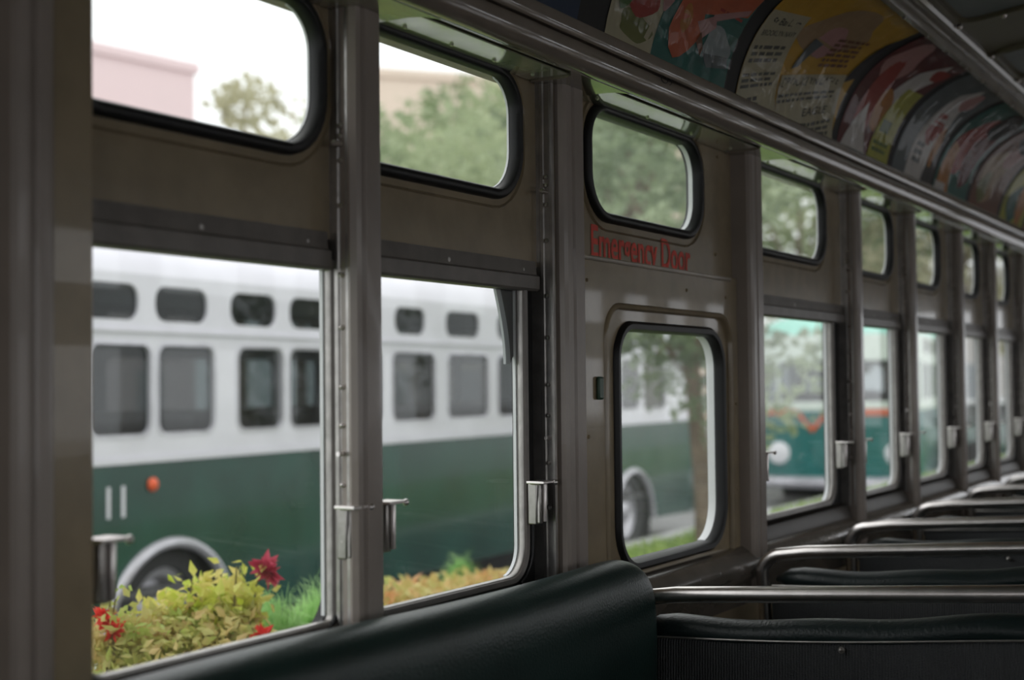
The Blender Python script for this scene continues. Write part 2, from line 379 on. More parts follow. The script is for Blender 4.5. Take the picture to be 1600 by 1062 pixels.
# raised lower leaf with ledge, and the recess round its window
lb = (2.565, 3.105, .940, 1.408); RB = (.075, .085, .075, .06)
sur = (2.49, 3.165, .80, 1.462)
m = MB(); plate(m, (2.347, 3.203, .80, 1.549), (sur[0], sur[1], .8005, sur[3]), (.002, .002, .07, .07), -.03, .008)
m.build('leaf_surround', TAN, door, bevel=.002)
m = MB(); plate(m, (sur[0]-.01, sur[1]+.01, .80, sur[3]+.01), (lb[0]-.014, lb[1]+.014, lb[2]-.014, lb[3]+.014), (.09, .1, .09, .075), -.03, -.0)
m.build('leaf_panel', TAN, door, bevel=.002)
m = MB(); ring(m, lb, RB, [(.0, -.03), (.0, .003), (.004, .010), (.014, .011), (.020, .005), (.021, -.006), (.012, -.02)]); m.build('leaf_gasket', RUB, door, smooth=True, angle=50)
m = MB(); ring(m, sur, (.02, .02, .07, .07), [(.0, .006), (-.003, .0115), (-.009, .013), (-.013, .009), (-.013, -.002), (.0, -.002)]); m.build('leaf_bead', TAN, door, smooth=True, angle=50)
m = MB(); side_jamb(m, lb, RB, -.032, -.014, -.001); m.build('outer_jamb', LINER, door, smooth=True, angle=50)
m = MB(); pane(m, lb, RB, -.010, off=.003); m.build('lower_pane', HAZY, door)
m = MB(); m.prism([(-.0, 1.539), (.010, 1.539), (.0115, 1.542), (.0115, 1.547), (.005, 1.549), (-.0, 1.549)], 2.351, 3.16); m.build('ledge', mat('worn ledge edge', (.42, .36, .29), .3, var=.2), door, bevel=.001)
V, Fs = text2d('Emergency Door', .064, .50, .02)
x1 = max(v[0] for v in V); m = MB(); m.add([(-.0028, 2.458+v[0]/x1*.492, 1.548+v[1]) for v in V], Fs)
m.build('lettering', RED, door)
m = MB(); m.box(.008, .016, 2.452, 2.474, 1.270, 1.315); m.build('release_plate', mat('green enamel plate', (.05, .11, .07), .4, var=.1), door, bevel=.004)['label'] = 'small green plate'
m = MB()
for y, z in ((2.42, 1.50), (2.9, 1.505), (3.13, 1.50), (2.42, 1.2), (3.185, 1.25), (3.185, 1.05), (3.12, 1.83), (3.1, 1.60)): m.ball((.008 if z < 1.55 else -.003, y, z), .004, 8)
m.build_each('screw', TAN, door, smooth=True)

# ------------------------------------------------------------------ cornice above the windows
co = MB()
P_ = [(-.01, ZT), (.088, ZT), (.104, 1.847), (.115, 1.8475), (.124, 1.852), (.130, 1.861), (.1335, 1.874), (.1345, 1.885), (.132, 1.890), (.114, 1.891)]
co.prism(P_ + [(.114, 1.93), (-.01, 1.93)], -1.95, 9.4); co.build('trim_21', BAND, smooth=True, kind='structure', angle=60)
co = MB(); co.prism([(.116, 1.8925), (.1375, 1.8925), (.1395, 1.895), (.1445, 1.917), (.143, 1.920), (.138, 1.921), (.116, 1.921)], -1.95, 9.4); co.build('trim_22', BAND, smooth=True, kind='structure', angle=50)
# soffit pads: panels above each window, green outdoor light put into their colour, pillar gussets between
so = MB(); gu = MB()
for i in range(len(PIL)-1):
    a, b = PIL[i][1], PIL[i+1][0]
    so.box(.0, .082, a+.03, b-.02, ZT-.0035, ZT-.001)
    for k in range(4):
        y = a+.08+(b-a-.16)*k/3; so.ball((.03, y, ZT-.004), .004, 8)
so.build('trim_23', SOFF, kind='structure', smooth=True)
for a, b in PIL:
    gu.loft([[(.0, a-.035, ZT-.007), (.0, b+.03, ZT-.007), (.0, b+.03, ZT+.001), (.0, a-.035, ZT+.001)],
             [(.070, a-.035, ZT-.007), (.070, b+.03, ZT-.007), (.070, b+.03, ZT+.001), (.070, a-.035, ZT+.001)],
             [(.088, a-.045, ZT-.006), (.088, b+.04, ZT-.006), (.088, b+.04, ZT+.001), (.088, a-.045, ZT+.001)],
             [(.103, a-.075, ZT-.0055), (.103, b+.07, ZT-.0055), (.103, b+.07, ZT+.001), (.103, a-.075, ZT+.001)]], close=False, cap=True)
gu.build('trim_24', BAND, kind='structure', smooth=True, angle=60)
# wire loops caught in the groove
m = MB()
m.tube([(.136, 2.50+.016*math.sin(t)*1.2+.003*t, 1.888+.008*math.cos(t)) for t in np.linspace(0, 9, 40)], .0008, 6)
m.tube([(.132, 2.46, 1.889), (.133, 2.50, 1.889), (.134, 2.56, 1.888)], .0008, 6)
tag(m.build('wire', DARK), 'thin dark loop of wire caught in the groove below the green advertising card', 'wire')

# ------------------------------------------------------------------ cove with advertising cards
CA, CB = Vector((.140, 1.920)), Vector((.375, 2.165))
def cove(v, lift=0):        # v 0..1 from bottom to top; concave towards the cabin
    chord = CB-CA; nrm = Vector((chord.y, -chord.x)).normalized()      # towards cabin (down-right)
    s = 4*v*(1-v); p = CA+chord*v-nrm*.055*s
    d = chord - nrm*.055*4*(1-2*v); nn = Vector((d.y, -d.x)).normalized()
    return p+nn*lift
cv = MB(); pts = [tuple(cove(v/12)) for v in range(13)]
cv.prism(pts+[(p[0]-.03, p[1]+.02) for p in pts[::-1]], -1.9, 9.3); cv.build('trim_25', DARK, kind='structure', smooth=True, angle=60)
def col(name, c, r=.55): return mat(name, c, r, var=.06, vscale=20)
PAL = {k: col('print '+k, tuple(min(.9, v*1.5) for v in c)) for k, c in dict(teal=(.01, .10, .085), orange=(.42, .09, .03), cream=(.36, .33, .22), olive=(.12, .13, .03), red=(.28, .03, .02),
       rose=(.38, .20, .19), grey=(.22, .26, .27), yellow=(.46, .27, .02), black=(.01, .01, .012), ink=(.05, .05, .04), white=(.50, .48, .46), lime=(.34, .34, .04),
       brown=(.14, .05, .02), navy=(.01, .025, .06), gold=(.5, .33, .05), maroon=(.10, .01, .012), slate=(.08, .10, .11), tan=(.30, .20, .10), amber=(.38, .15, .02), leaf=(.06, .12, .03)).items()}
PK = list(PAL)
def card(y0, y1, base, art, label, wr=.45, shear=0):
    """art: list of (colour, kind, data) in card coordinates u 0..1 along the bus, v 0..1 up the cove"""
    L = y1-y0; root = empty('advertising_card', (.14, (y0+y1)/2, 1.92))
    bm = bmesh.new(); mats = [base]
    def put(V, Fs, colr, lift):
        if colr not in mats: mats.append(colr)
        sh = shear if lift > .0016 else 0
        vs = [bm.verts.new((x, y+sh*x, lift)) for x, y in V]
        for f in Fs:
            try: bm.faces.new([vs[i] for i in f]).material_index = mats.index(colr)
            except ValueError: pass
    put([(0, 0), (1, 0), (1, 1), (0, 1)], [(0, 1, 2, 3)], base, .0015)
    for q, (c, kind, d) in enumerate(art):
        lf = .0022+q*.00018
        if kind == 'poly': put(d, [tuple(range(len(d)))], c, lf)
        elif kind == 'blob':
            cx, cy, rx, ry, seed = d; rn = random.Random(seed); ph = rn.random()*6
            put([(cx+rx*math.cos(t)*(1+.18*math.sin(3*t+ph)), cy+ry*math.sin(t)*(1+.18*math.cos(2*t+ph))) for t in np.linspace(0, 2*PI, 22)[:-1]], [tuple(range(21))], c, lf)
        elif kind == 'text':
            s, x, y, h, wd, *rot = d; V, Fs = text2d(s, h, 1, .015); mx = max(v[0] for v in V); V = [(v[0]/mx*wd, v[1]) for v in V]
            a = rot[0] if rot else 0
            put([(x+p*math.cos(a)-r_*math.sin(a)*.5, y+p*math.sin(a)*.9+r_*math.cos(a)) for p, r_ in V], Fs, c, lf)
        elif kind == 'lines':       # rows of small illegible print drawn as broken strokes
            x0, x1_, ya, yb, nrow, seed = d; rn = random.Random(seed)
            for r_ in range(nrow):
                y = yb+(ya-yb)*(r_+.5)/nrow; x = x0; hh = abs(yb-ya)/nrow*.28
                while x < x1_-.02:
                    w = min(rn.uniform(.02, .07), x1_-x); put([(x, y-hh), (x+w, y-hh), (x+w, y+hh), (x, y+hh)], [(0, 1, 2, 3)], c, lf); x += w+.012
    for k in range(1, 14):
        g = bm.verts[:]+bm.edges[:]+bm.faces[:]
        bmesh.ops.bisect_plane(bm, geom=g, plane_co=(0, k/14, 0), plane_no=(0, 1, 0))
    for v in bm.verts:
        p = cove(min(max(v.co.y, 0), 1), v.co.z); v.co = Vector((p.x-.14, y0+min(max(v.co.x, 0), 1)*L-(y0+y1)/2, p.y-1.92))
    me = bpy.data.meshes.new('printed_sheet'); bm.to_mesh(me); bm.free()
    for c in mats: me.materials.append(PAL[c])
    o = bpy.data.objects.new('printed_sheet', me); COL.objects.link(o); o.parent = root
    # wrinkled clear cover
    rn = random.Random(int(y0*1000)); m = MB(); nu, nv = 26, 16; vs = []; fs = []
    for i in range(nu+1):
        for j in range(nv+1):
            u, v = i/nu, j/nv; lift = .006+wr*(.0035*math.sin(u*23+v*5+y0*9)*math.sin(v*7+u*4)+.0025*math.sin(u*51+3*v))*math.sin(PI*min(max(u, .02), .98))
            p = cove(v, lift); vs.append((p.x-.14, y0+u*L-(y0+y1)/2, p.y-1.92))
    for i in range(nu):
        for j in range(nv): fs.append((i*(nv+1)+j, (i+1)*(nv+1)+j, (i+1)*(nv+1)+j+1, i*(nv+1)+j+1))
    m.add(vs, fs); m.build('plastic_cover', FILM, root, smooth=True, angle=180)
    tag(root, label, 'advertisement', 'advertising cards in the ceiling cove')
    return root
CARDS = [
 (1.55, 2.135, 'navy', [('leaf', 'blob', (.3, .4, .3, .3, 1)), ('gold', 'blob', (.78, .35, .10, .22, 2)), ('slate', 'blob', (.6, .3, .14, .25, 3)), ('gold', 'poly', [(.86, .2), (.93, .2), (.97, .8), (.9, .8)])],
  'dark blue advertising card with a yellow patch, cut by the top of the photo'),
 (2.24, 2.80, 'cream', [('teal', 'poly', [(.34, 0), (1, 0), (1, 1), (.30, 1), (.36, .25)]), ('olive', 'blob', (.19, .09, .12, .07, 4)), ('cream', 'poly', [(.27, .06), (.30, .05), (.33, .14), (.30, .15)]),
   ('red', 'blob', (.20, .26, .12, .11, 5)), ('leaf', 'blob', (.08, .24, .05, .1, 6)), ('rose', 'blob', (.36, .34, .04, .10, 33)), ('grey', 'blob', (.84, .19, .12, .10, 7)), ('slate', 'poly', [(.74, .12), (.96, .16), (.98, .10), (.80, .06)]),
   ('orange', 'poly', [(.51, .03), (.56, .05), (.62, .10), (.68, .18), (.66, .30), (.60, .42), (.50, .44), (.45, .32), (.43, .16), (.46, .07)]), ('amber', 'blob', (.53, .25, .04, .08, 8)),
   ('orange', 'poly', [(.60, .30), (.98, .42), (1, .62), (.58, .50)]), ('rose', 'poly', [(.62, .26), (.70, .19), (.78, .28), (.74, .34)]), ('rose', 'poly', [(.72, .29), (.97, .43), (.97, .47), (.72, .34)]), ('red', 'lines', (.74, .95, .37, .40, 1, 9)), ('brown', 'poly', [(.66, .16), (.72, .10), (.73, .14), (.68, .22)])],
  'advertising card with orange shape on teal and cream, above the emergency door'),
 (2.87, 3.53, 'yellow', [('tan', 'blob', (.55, .45, .25, .2, 10)), ('rose', 'blob', (.55, .35, .12, .12, 11)), ('cream', 'poly', [(0, -.4), (.38, -.4), (.27, .53), (0, .55)]),
   ('black', 'text', ('St Barbara', .05, .44, .055, .20)), ('ink', 'text', ('BROOKLYN NAVY', .03, .36, .04, .24)), ('ink', 'lines', (.03, .26, .30, .17, 3, 1)), ('ink', 'lines', (.02, .28, .12, .02, 3, 2)), ('ink', 'lines', (.02, .2, -.02, -.10, 2, 12)),
   ('slate', 'poly', [(.39, .13), (.44, .15), (.52, .33), (.43, .37)]), ('brown', 'lines', (.60, .84, .40, .14, 6, 3)), ('black', 'poly', [(.90, .02), (1, .06), (1, .5), (.96, .4)]),
   ('cream', 'poly', [(.37, -.4), (1, -.4), (.90, .09), (.34, .09)]), ('black', 'text', ('BROOKLYN EAGLE', .36, .01, .062, .50)), ('ink', 'lines', (.36, .88, -.03, -.10, 2, 4)), ('black', 'text', ('EAGLE', .62, -.20, .05, .24)), ('ink', 'lines', (.62, .93, -.24, -.36, 3, 5))],
  'yellow advertising card with cream panels of black print'),
 (3.58, 4.05, 'maroon', [('rose', 'blob', (.25, .75, .2, .2, 12)), ('red', 'blob', (.30, .4, .16, .35, 13)), ('white', 'poly', [(.45, .3), (.62, .3), (.9, .75), (.8, .95), (.6, .75)]), ('white', 'poly', [(.05, 0), (.5, 0), (.3, .35)]),
   ('amber', 'blob', (.52, .35, .12, .2, 14)), ('lime', 'poly', [(.55, 0), (.98, 0), (.98, .62), (.70, .6)]), ('leaf', 'poly', [(.66, .2), (.84, .2), (.84, .3), (.66, .3)]), ('leaf', 'lines', (.62, .9, .14, .04, 2, 6)), ('red', 'blob', (.85, .82, .1, .08, 15))],
  'dark red, white and yellow-green advertising card beyond the yellow one'),
 (4.10, 4.53, 'slate', [('white', 'poly', [(.3, 0), (.75, 0), (.85, .5), (.6, .95), (.4, .8)]), ('red', 'blob', (.6, .45, .16, .15, 16)), ('rose', 'blob', (.7, .8, .14, .1, 17)), ('black', 'poly', [(.72, 0), (.98, 0), (.98, .5), (.86, .3)]), ('amber', 'blob', (.85, .3, .08, .2, 18)), ('slate', 'lines', (.4, .6, .3, .1, 3, 6))],
  'grey and white advertising card with a red spot, the fifth card of the cove row'),
 (4.58, 5.03, 'teal', [('red', 'blob', (.45, .5, .3, .3, 19)), ('maroon', 'blob', (.75, .4, .2, .35, 20)), ('amber', 'poly', [(.05, 0), (.4, 0), (.3, .4), (.1, .45)]), ('black', 'blob', (.7, .8, .25, .2, 21)), ('white', 'poly', [(.02, 0), (.3, 0), (.3, .06), (.02, .06)])],
  'advertising card with a large red shape on dark teal, far along the cove'),
 (5.08, 5.55, 'brown', [('tan', 'blob', (.4, .35, .3, .35, 22)), ('rose', 'blob', (.6, .6, .2, .15, 23)), ('olive', 'blob', (.3, .2, .15, .15, 24)), ('black', 'blob', (.6, .9, .4, .2, 25))],
  'brown and tan advertising card, the seventh card of the cove row'),
 (5.60, 6.05, 'lime', [('teal', 'blob', (.4, .2, .25, .2, 26)), ('amber', 'blob', (.7, .4, .2, .4, 27)), ('black', 'poly', [(0, .7), (1, .6), (1, 1), (0, 1)])],
  'yellow-green advertising card at the right edge of the photo'),
 (6.10, 6.60, 'amber', [('navy', 'blob', (.4, .5, .25, .3, 28)), ('white', 'blob', (.7, .7, .15, .15, 29))], 'amber advertising card with a dark blue patch far along the cove'),
 (6.65, 7.15, 'slate', [('red', 'blob', (.5, .5, .3, .3, 30))], 'slate advertising card with a red patch, farthest in the cove'),
]
for c in CARDS: card(*c, shear=.39 if c[0] == 2.87 else 0)
# rail above the cards
m = MB(); m.prism([(.372, 2.160), (.384, 2.150), (.396, 2.152), (.402, 2.164), (.404, 2.182), (.412, 2.186), (.424, 2.186), (.430, 2.194), (.430, 2.21), (.36, 2.21)], -1.95, 9.4)
m.build('trim_26', mat('brown rail paint', (.22, .19, .15), .25, var=.1, coat=.5), kind='structure', smooth=True, angle=35)
m = MB()
for k in range(40): m.ball((.388, .8+.21*k, 2.150), .005, 8)
m.build('trim_27', STEEL, kind='structure', smooth=True)
# ceiling
def cz(x): return 2.205+.075*math.sin(PI*(x-.42)/1.66)
xs = [.42+1.66*k/24 for k in range(25)]
m = MB(); pc = [(x, cz(x)) for x in xs]; m.prism(pc+[(x, z+.03) for x, z in pc[::-1]], -1.95, 9.4); m.build('ceiling', CEIL, kind='structure', smooth=True, angle=60)
def hatch(y, y2):
    root = empty('ceiling_hatch', (.60, (y+y2)/2, 2.235)); h = (y2-y)/2
    def zz(x): return cz(x+.60)-2.235
    m = MB(); xa, xb = -.155, .20
    L = [[(x, yy*1.0, zz(x)-d) for (x, yy) in arcs(xa, xb, -h, h, .05, off)] for off, d in ((.022, .0), (.02, .008), (.004, .012), (.0, .010), (.0, .0))]
    m.loft(L); m.build('hatch_frame', CEIL, root, smooth=True, angle=40)
    m = MB(); m.add([(x, yy, zz(x)-.003) for x, yy in arcs(xa, xb, -h, h, .05, -.012)], [tuple(range(36))]); 
    o = m.build('hatch_panel', HATCH, root)
    m = MB()
    for x, yy in ((xa-.008, -h-.006), (xa-.008, h+.006), (xa+.1, -h-.01), (xa+.1, h+.01), (xb-.02, -h-.01), (xb-.02, h+.01)): m.ball((x, yy, zz(x)-.012), .008, 8)
    m.build_each('bolt', CHROME, root, smooth=True)
    return root
HL = ['cut by the top edge of the photo', 'at the right edge of the photo below the nearer one', 'far along, beyond the right edge of the photo']
for k, (a, b) in enumerate(((3.26, 3.66), (4.06, 4.42), (4.86, 5.22))):
    tag(hatch(a, b), 'slate grey bolted ceiling panel ' + HL[k], 'ceiling panel', 'bolted grey ceiling panels')

# ------------------------------------------------------------------ rest of the cabin shell
m = MB(); m.box(-.07, 2.57, -2, 9.5, -.06, 0); m.build('floor', mat('dark rubber floor', (.04, .04, .038), .6, var=.2), kind='structure')
m = MB(); m.box(2.5, 2.57, -2, 9.5, 0, 1.08); m.box(2.5, 2.57, -2, 9.5, 1.45, 1.66); m.box(2.5, 2.57, -2, 9.5, 1.85, 2.24)
for k in range(18): m.box(2.46, 2.57, -2+k*.64, -1.9+k*.64, .95, 1.86)
m.build('wall_right', TAN, kind='structure')
m = MB(); m.prism([(2.5, 1.9), (2.36, 1.92), (2.08, 2.2), (2.08, 2.26), (2.5, 2.26)], -1.95, 9.4); m.build('trim_28', BAND, kind='structure')
m = MB(); m.box(0, 2.5, 9.5, 9.57, 0, 1.0); m.box(0, 2.5, 9.5, 9.57, 1.75, 2.3); m.box(1.2, 1.3, 9.5, 9.57, 1.0, 1.75); m.box(0, .1, 9.5, 9.57, 1, 1.75); m.box(2.4, 2.5, 9.5, 9.57, 1, 1.75); m.build('wall_front', TAN, kind='structure')
m = MB(); m.box(0, 2.5, -2.07, -2, 0, 1.0); m.box(0, 2.5, -2.07, -2, 1.8, 2.3); m.box(0, .25, -2.07, -2, 1, 1.8); m.box(2.25, 2.5, -2.07, -2, 1, 1.8); m.build('wall_back', TAN, kind='structure')
m = MB(); m.box(-.07, 2.57, -2.07, 9.57, 2.31, 2.34); m.box(-.07, .0, -2.0, 9.5, 2.2, 2.31); m.box(2.5, 2.57, -2.0, 9.5, 2.24, 2.31); m.build('trim_29', LINER, kind='structure')

# ------------------------------------------------------------------ side bench
bn = empty('side_bench', (.3, 1.4, 0))
prof = [(.058, .62), (.056, .93), (.066, .962), (.088, .981), (.115, .985), (.140, .976), (.158, .955), (.168, .92), (.170, .76), (.160, .62)]
m = MB(); ys = list(np.linspace(.2, 2.30, 24)); L = []
def bsec(y, s, dz):
    cx, czz = .12, .80
    return [(cx+(x-cx)*s-.3, y-1.4, (czz+(z-czz)*s)+dz) for x, z in prof]
def wav(y): return .004*math.sin(y*5.2+1.0)
for y in ys: L.append(bsec(y, 1, wav(y)))
for y, s in ((2.335, .985), (2.362, .95), (2.38, .89), (2.392, .80), (2.396, .65)): L.append(bsec(y, s, wav(2.3)))
m.loft(L, close=False, cap=True); o = m.build('backrest', VINYL, bn, smooth=True, angle=60)
o.modifiers.new('s', 'SUBSURF').levels = 1; o.modifiers['s'].render_levels = 2
m = MB(); m.prism([(.17-.3, .38), (.60-.3, .38), (.62-.3, .42), (.60-.3, .475), (.56-.3, .49), (.2-.3, .47)], .2-1.4, 2.3-1.4); m.build('seat', VINYL, bn, bevel=.02)
m = MB(); m.box(.1-.3, .58-.3, .25-1.4, 2.25-1.4, 0, .38); m.build('base', GREY, bn, bevel=.005)
tag(bn, 'long dark green vinyl side bench whose rounded back runs under the nearest windows', 'bench')

# ------------------------------------------------------------------ transverse seats
TILT = .066
def make_seat():
    root = empty('bus_bench', (.09, 2.45, 0))
    def zt(x): return x*TILT          # tilted up towards the aisle so the rails look level in the image
    r = .015; W_ = .94
    pts = [(.012, .03, .62), (.010, .012, .80)]
    for t in np.linspace(0, 1, 7): a = t*PI/2; pts.append((.010+.055*(1-math.cos(a)), .0, .835+.050*math.sin(a)))
    for x in np.linspace(.12, W_-.06, 12): pts.append((x, 0, .885+zt(x)))
    e = pts[-1]
    for t in np.linspace(.2, 1, 5): a = t*PI/2; pts.append((e[0]+.05*math.sin(a), 0, e[2]-.05*(1-math.cos(a))))
    pts += [(W_-.01, .012, .80), (W_-.01, .03, .5)]
    m = MB(); m.tube(pts, r, 16); m.build('handrail', CHROME, root, smooth=True, angle=80)
    # padded roll of the backrest
    xs_ = np.linspace(.035, W_-.05, 26); L = []
    for i, x in enumerate(xs_):
        wv = .0055*math.sin(x*9+1.6)+.003*math.sin(x*21)
        e_ = min(1, (i+.35)/1.6, (25.35-i)/1.6); top = .843+zt(x)+wv; h = .060; d = .036
        sec = []
        for k in range(16):
            a = 2*PI*k/16; sec.append((x, .035+d*e_*math.cos(a)*(1 if math.cos(a) < 0 else 1.2), top-.03+.0275*e_*math.sin(a)*(1 if math.sin(a) > 0 else 1)))
        L.append(sec)
    m = MB(); m.loft(L, close=False, cap=True)
    m.build('backrest_roll', VINYL2, root, smooth=True, angle=180)
    # front cushion of the backrest and shell behind it
    m = MB(); L = []
    for x in xs_: L.append([(x, .03, .80+zt(x)), (x, .085, .80+zt(x)), (x, .10, .62), (x, .085, .46), (x, .03, .46)])
    m.loft(L, close=False, cap=True); m.build('backrest', VINYL2, root, smooth=True, angle=50)
    m = MB(); L = []
    for x in xs_:
        sg = .804+zt(x)+.004*math.sin(x*7+2.2)
        xx = x
        L.append([(xx, .004, sg), (xx, .0, sg-.006), (xx, -.004, .70), (xx, .0, .46), (xx, .02, .46), (xx, .02, sg)])
    m.loft(L, close=False, cap=True); m.build('back_panel', EMB, root, smooth=True, angle=50)
    m = MB(); m.tube([(x, -.002, .806+zt(x)+.004*math.sin(x*7+2.2)) for x in xs_], .0022, 8); m.build('piping', STEEL, root, smooth=True)
    m = MB()
    for x in (.43, .78): m.tube([(x, -.002, .790+zt(x)), (x, -.008, .790+zt(x))], .006, 10); m.ball((x, -.008, .790+zt(x)), .0045, 8)
    m.build_each('bolt', STEEL, root, smooth=True)
    m = MB(); m.box(.03, W_-.03, .08, .50, .38, .47); m.build('seat', VINYL2, root, bevel=.03, seg=3)
    for y in (.1, .45):
        m = MB(); m.tube([(W_-.08, y, 0), (W_-.08, y, .38)], .018, 10); m.build('leg', STEEL, root, smooth=True)
    m = MB(); m.box(.02, W_-.05, .1, .46, .34, .38); m.build('seat_frame', GREY, root, bevel=.004)
    return root
SY = [2.43, 3.17, 3.86, 4.57, 5.30, 5.98, 6.66]
SLAB = ['nearest transverse seat, bolted grey shell of its back facing the viewer', 'second transverse seat back, its steel rail bending down below the emergency door', 'third transverse seat back, seen as a curved steel rail over black vinyl',
        'fourth transverse seat back, only its bright bent rail showing', 'fifth transverse seat back, a small arch of steel rail near the right edge', 'sixth transverse seat back, its rail just peeking out at the right edge', 'farthest transverse seat back, almost hidden at the right edge']
seat0 = make_seat()
for k, y in enumerate(SY):
    s = seat0 if k == 0 else copy_tree(seat0)
    s.location = (.062, y, .018); tag(s, SLAB[k], 'seat', 'transverse bus seats')

# ================================================================== OUTSIDE
GZ = -.62
SILV = mat('silver white bus paint', (.70, .69, .75), .35, var=.04, vscale=3)
GREEN = mat('dark green bus paint', (.008, .055, .040), .22, var=.2, vscale=2, coat=.25)
BGL = glass_mat('dark bus glass', tint=(.50, .53, .53), haze=.006, gloss=.7)
INT = mat('bus interior grey', (.10, .10, .10), .6, var=.2)
TYRE = mat('tyre rubber', (.02, .02, .022), .7, var=.2)
ALU = mat('bright trim metal', (.55, .54, .58), .3, metal=.6, var=.1)
def make_bus(loc, rz, s0, s1, wins, ups, wheels, body, upper, roofm, label, name='bus', arch=True):
    root = empty(name, (loc[0], loc[1], GZ), rz); D = 2.45; z0 = -GZ
    def Z(z): return z+z0
    # sides
    side = MB()
    for sx in (0, -D+.03):
        ed = [s0] + [ (wins[i][1]+wins[i+1][0])/2 for i in range(len(wins)-1)] + [s1]
        for (a, b), e0, e1 in zip(wins, ed[:-1], ed[1:]):
            plate(side, (e0, e1, Z(.86), Z(1.66)), (a, b, Z(1.02), Z(1.575)), .07, sx-.03, sx, n=4)
        eu = [s0] + [(ups[i][1]+ups[i+1][0])/2 for i in range(len(ups)-1)] + [s1]
        for (a, b), e0, e1 in zip(ups, eu[:-1], eu[1:]):
            plate(side, (e0, e1, Z(1.66), Z(2.02)), (a, b, Z(1.73), Z(1.955)), .09, sx-.03, sx, n=4)
    side.build('upper_body', upper, root, bevel=0)
    g = MB()
    for (a, b) in wins:
        for sx in (-.02, -D+.02): pane(g, (a-.01, b+.01, Z(1.01), Z(1.585)), .07, sx)
    for (a, b) in ups:
        for sx in (-.02, -D+.02): pane(g, (a-.01, b+.01, Z(1.72), Z(1.965)), .09, sx)
    g.build_each('side_glass', BGL, root)
    g = MB()
    for (a, b) in wins: ring(g, (a, b, Z(1.02), Z(1.575)), .07, [(.0, -.01), (.0, .006), (.022, .006), (.022, -.01)], n=4)
    g.build_each('window_trim', ALU, root)
    # lower skirt with wheel arches
    poly = [(s0, Z(.86)), (s0, Z(-.30))]
    for wc in wheels:
        for t in np.linspace(PI, 0, 15): poly.append((wc+.60*math.cos(t), Z(-.26)+.58*math.sin(t)))
    poly += [(s1, Z(-.30)), (s1, Z(.86))]
    lw = MB(); lw.prism(poly, -.03, .01, 'x'); lw.prism(poly, -D, -D+.03, 'x'); lw.build('lower_body', body, root)
    bl = MB(); bl.box(.008, .022, s0, s1, Z(.84), Z(.875)); bl.box(.008, .02, s0, s1, Z(1.655), Z(1.675)); bl.build('belt_moulding', upper, root)
    fl = MB(); fl.box(-D+.04, -.04, s0, s1, Z(.0), Z(.04)); fl.box(-1.26, -1.2, s0, s1, Z(.04), Z(.5)); fl.build('cabin_floor', INT, root)
    st = MB(); k = s0+.5
    while k < s1-1: 
        for xa in (-.95, -2.3): st.box(xa, xa+.85, k, k+.10, Z(.4), Z(1.12)); st.box(xa, xa+.85, k, k+.45, Z(.35), Z(.48))
        k += .72
    st.build_each('seat', INT, root, bevel=.03)
    # wheel housings, arch lips, wheels
    for wc in wheels:
        h = MB(); h.loft([[(x, wc+.62*math.cos(t), Z(-.26)+.60*math.sin(t)) for t in np.linspace(0, 2*PI, 25)[:-1]] for x in (-.6, -.025)], close=False); h.add([(-.6, wc-.7, Z(-.6)), (-.6, wc+.7, Z(-.6)), (-.6, wc+.7, Z(.4)), (-.6, wc-.7, Z(.4))], [(0, 1, 2, 3)])
        h.build('wheel_housing', DARK, root)
        h = MB(); h.tube([(.02, wc+.60*math.cos(t), Z(-.26)+.58*math.sin(t)) for t in np.linspace(0, PI, 25)], .035, 8); h.build('arch_lip', ALU, root, smooth=True)
        for x in (-.30, -D+.05):
            w = empty('wheel', (x, wc, .48), parent=root)
            t_ = MB(); t_.loft([[(xx, r*math.cos(t), r*math.sin(t)) for t in np.linspace(0, 2*PI, 33)[:-1]] for xx, r in ((.0, .30), (.0, .44), (.03, .48), (.21, .48), (.25, .44), (.25, .30))]); t_.build('tyre', TYRE, w, smooth=True, angle=30)
            t_ = MB(); t_.loft([[(xx, r*math.cos(t), r*math.sin(t)) for t in np.linspace(0, 2*PI, 25)[:-1]] for xx, r in ((.05, .30), (.22, .30), (.20, .24), (.15, .20), (.22, .12), (.25, .08))], close=False, cap=True); t_.build('hub', ALU, w, smooth=True, angle=30)
    # rounded ends: plan loops
    def plan(ins, z, end):       # half loop around one end
        out = []; r = .75
        for k in range(17):
            t = k/16*PI; cx = -D/2+(D/2-ins)*math.cos(t)
            bulge = (r-ins)*(max(0, math.sin(t)))**.55
            out.append((cx, (s1+bulge) if end > 0 else (s0-bulge), Z(z)))
        return out
    for end in (1, -1):
        def band(za, zb, m_, nm, ins0=0, ins1=0):
            q = MB(); A = plan(ins0, za, end); Bq = plan(ins1, zb, end); nn = len(A)
            q.add(A+Bq, [(i, i+1, nn+i+1, nn+i) for i in range(nn-1)]); return q.build(nm, m_, root, smooth=True, angle=60)
        band(-.30, .86, body, 'end_lower_body'); band(.86, 1.0, upper, 'end_belt'); band(1.62, 2.02, upper, 'end_header'); band(1.0, 1.62, BGL, 'windscreen')
        q = MB()
        A = plan(-.004, 1.0, end); Bq = plan(-.004, 1.62, end)
        for i in (1, 4, 8, 12, 15): q.tube([A[i], Bq[i]], .03, 8)
        q.build_each('windscreen_post', upper, root, smooth=True)
    # domed roof
    q = MB(); L = []
    for ins, z in ((0, 2.02), (.03, 2.10), (.12, 2.20), (.28, 2.28), (.6, 2.34), (1.0, 2.37)):
        A = plan(ins, z, 1); Bq = plan(ins, z, -1)[::-1]; L.append(A+Bq)
    q.loft(L, close=False, cap=True); q.build('roof', roofm, root, smooth=True, angle=60)
    tag(root, label, 'bus', 'buses parked outside')
    return root
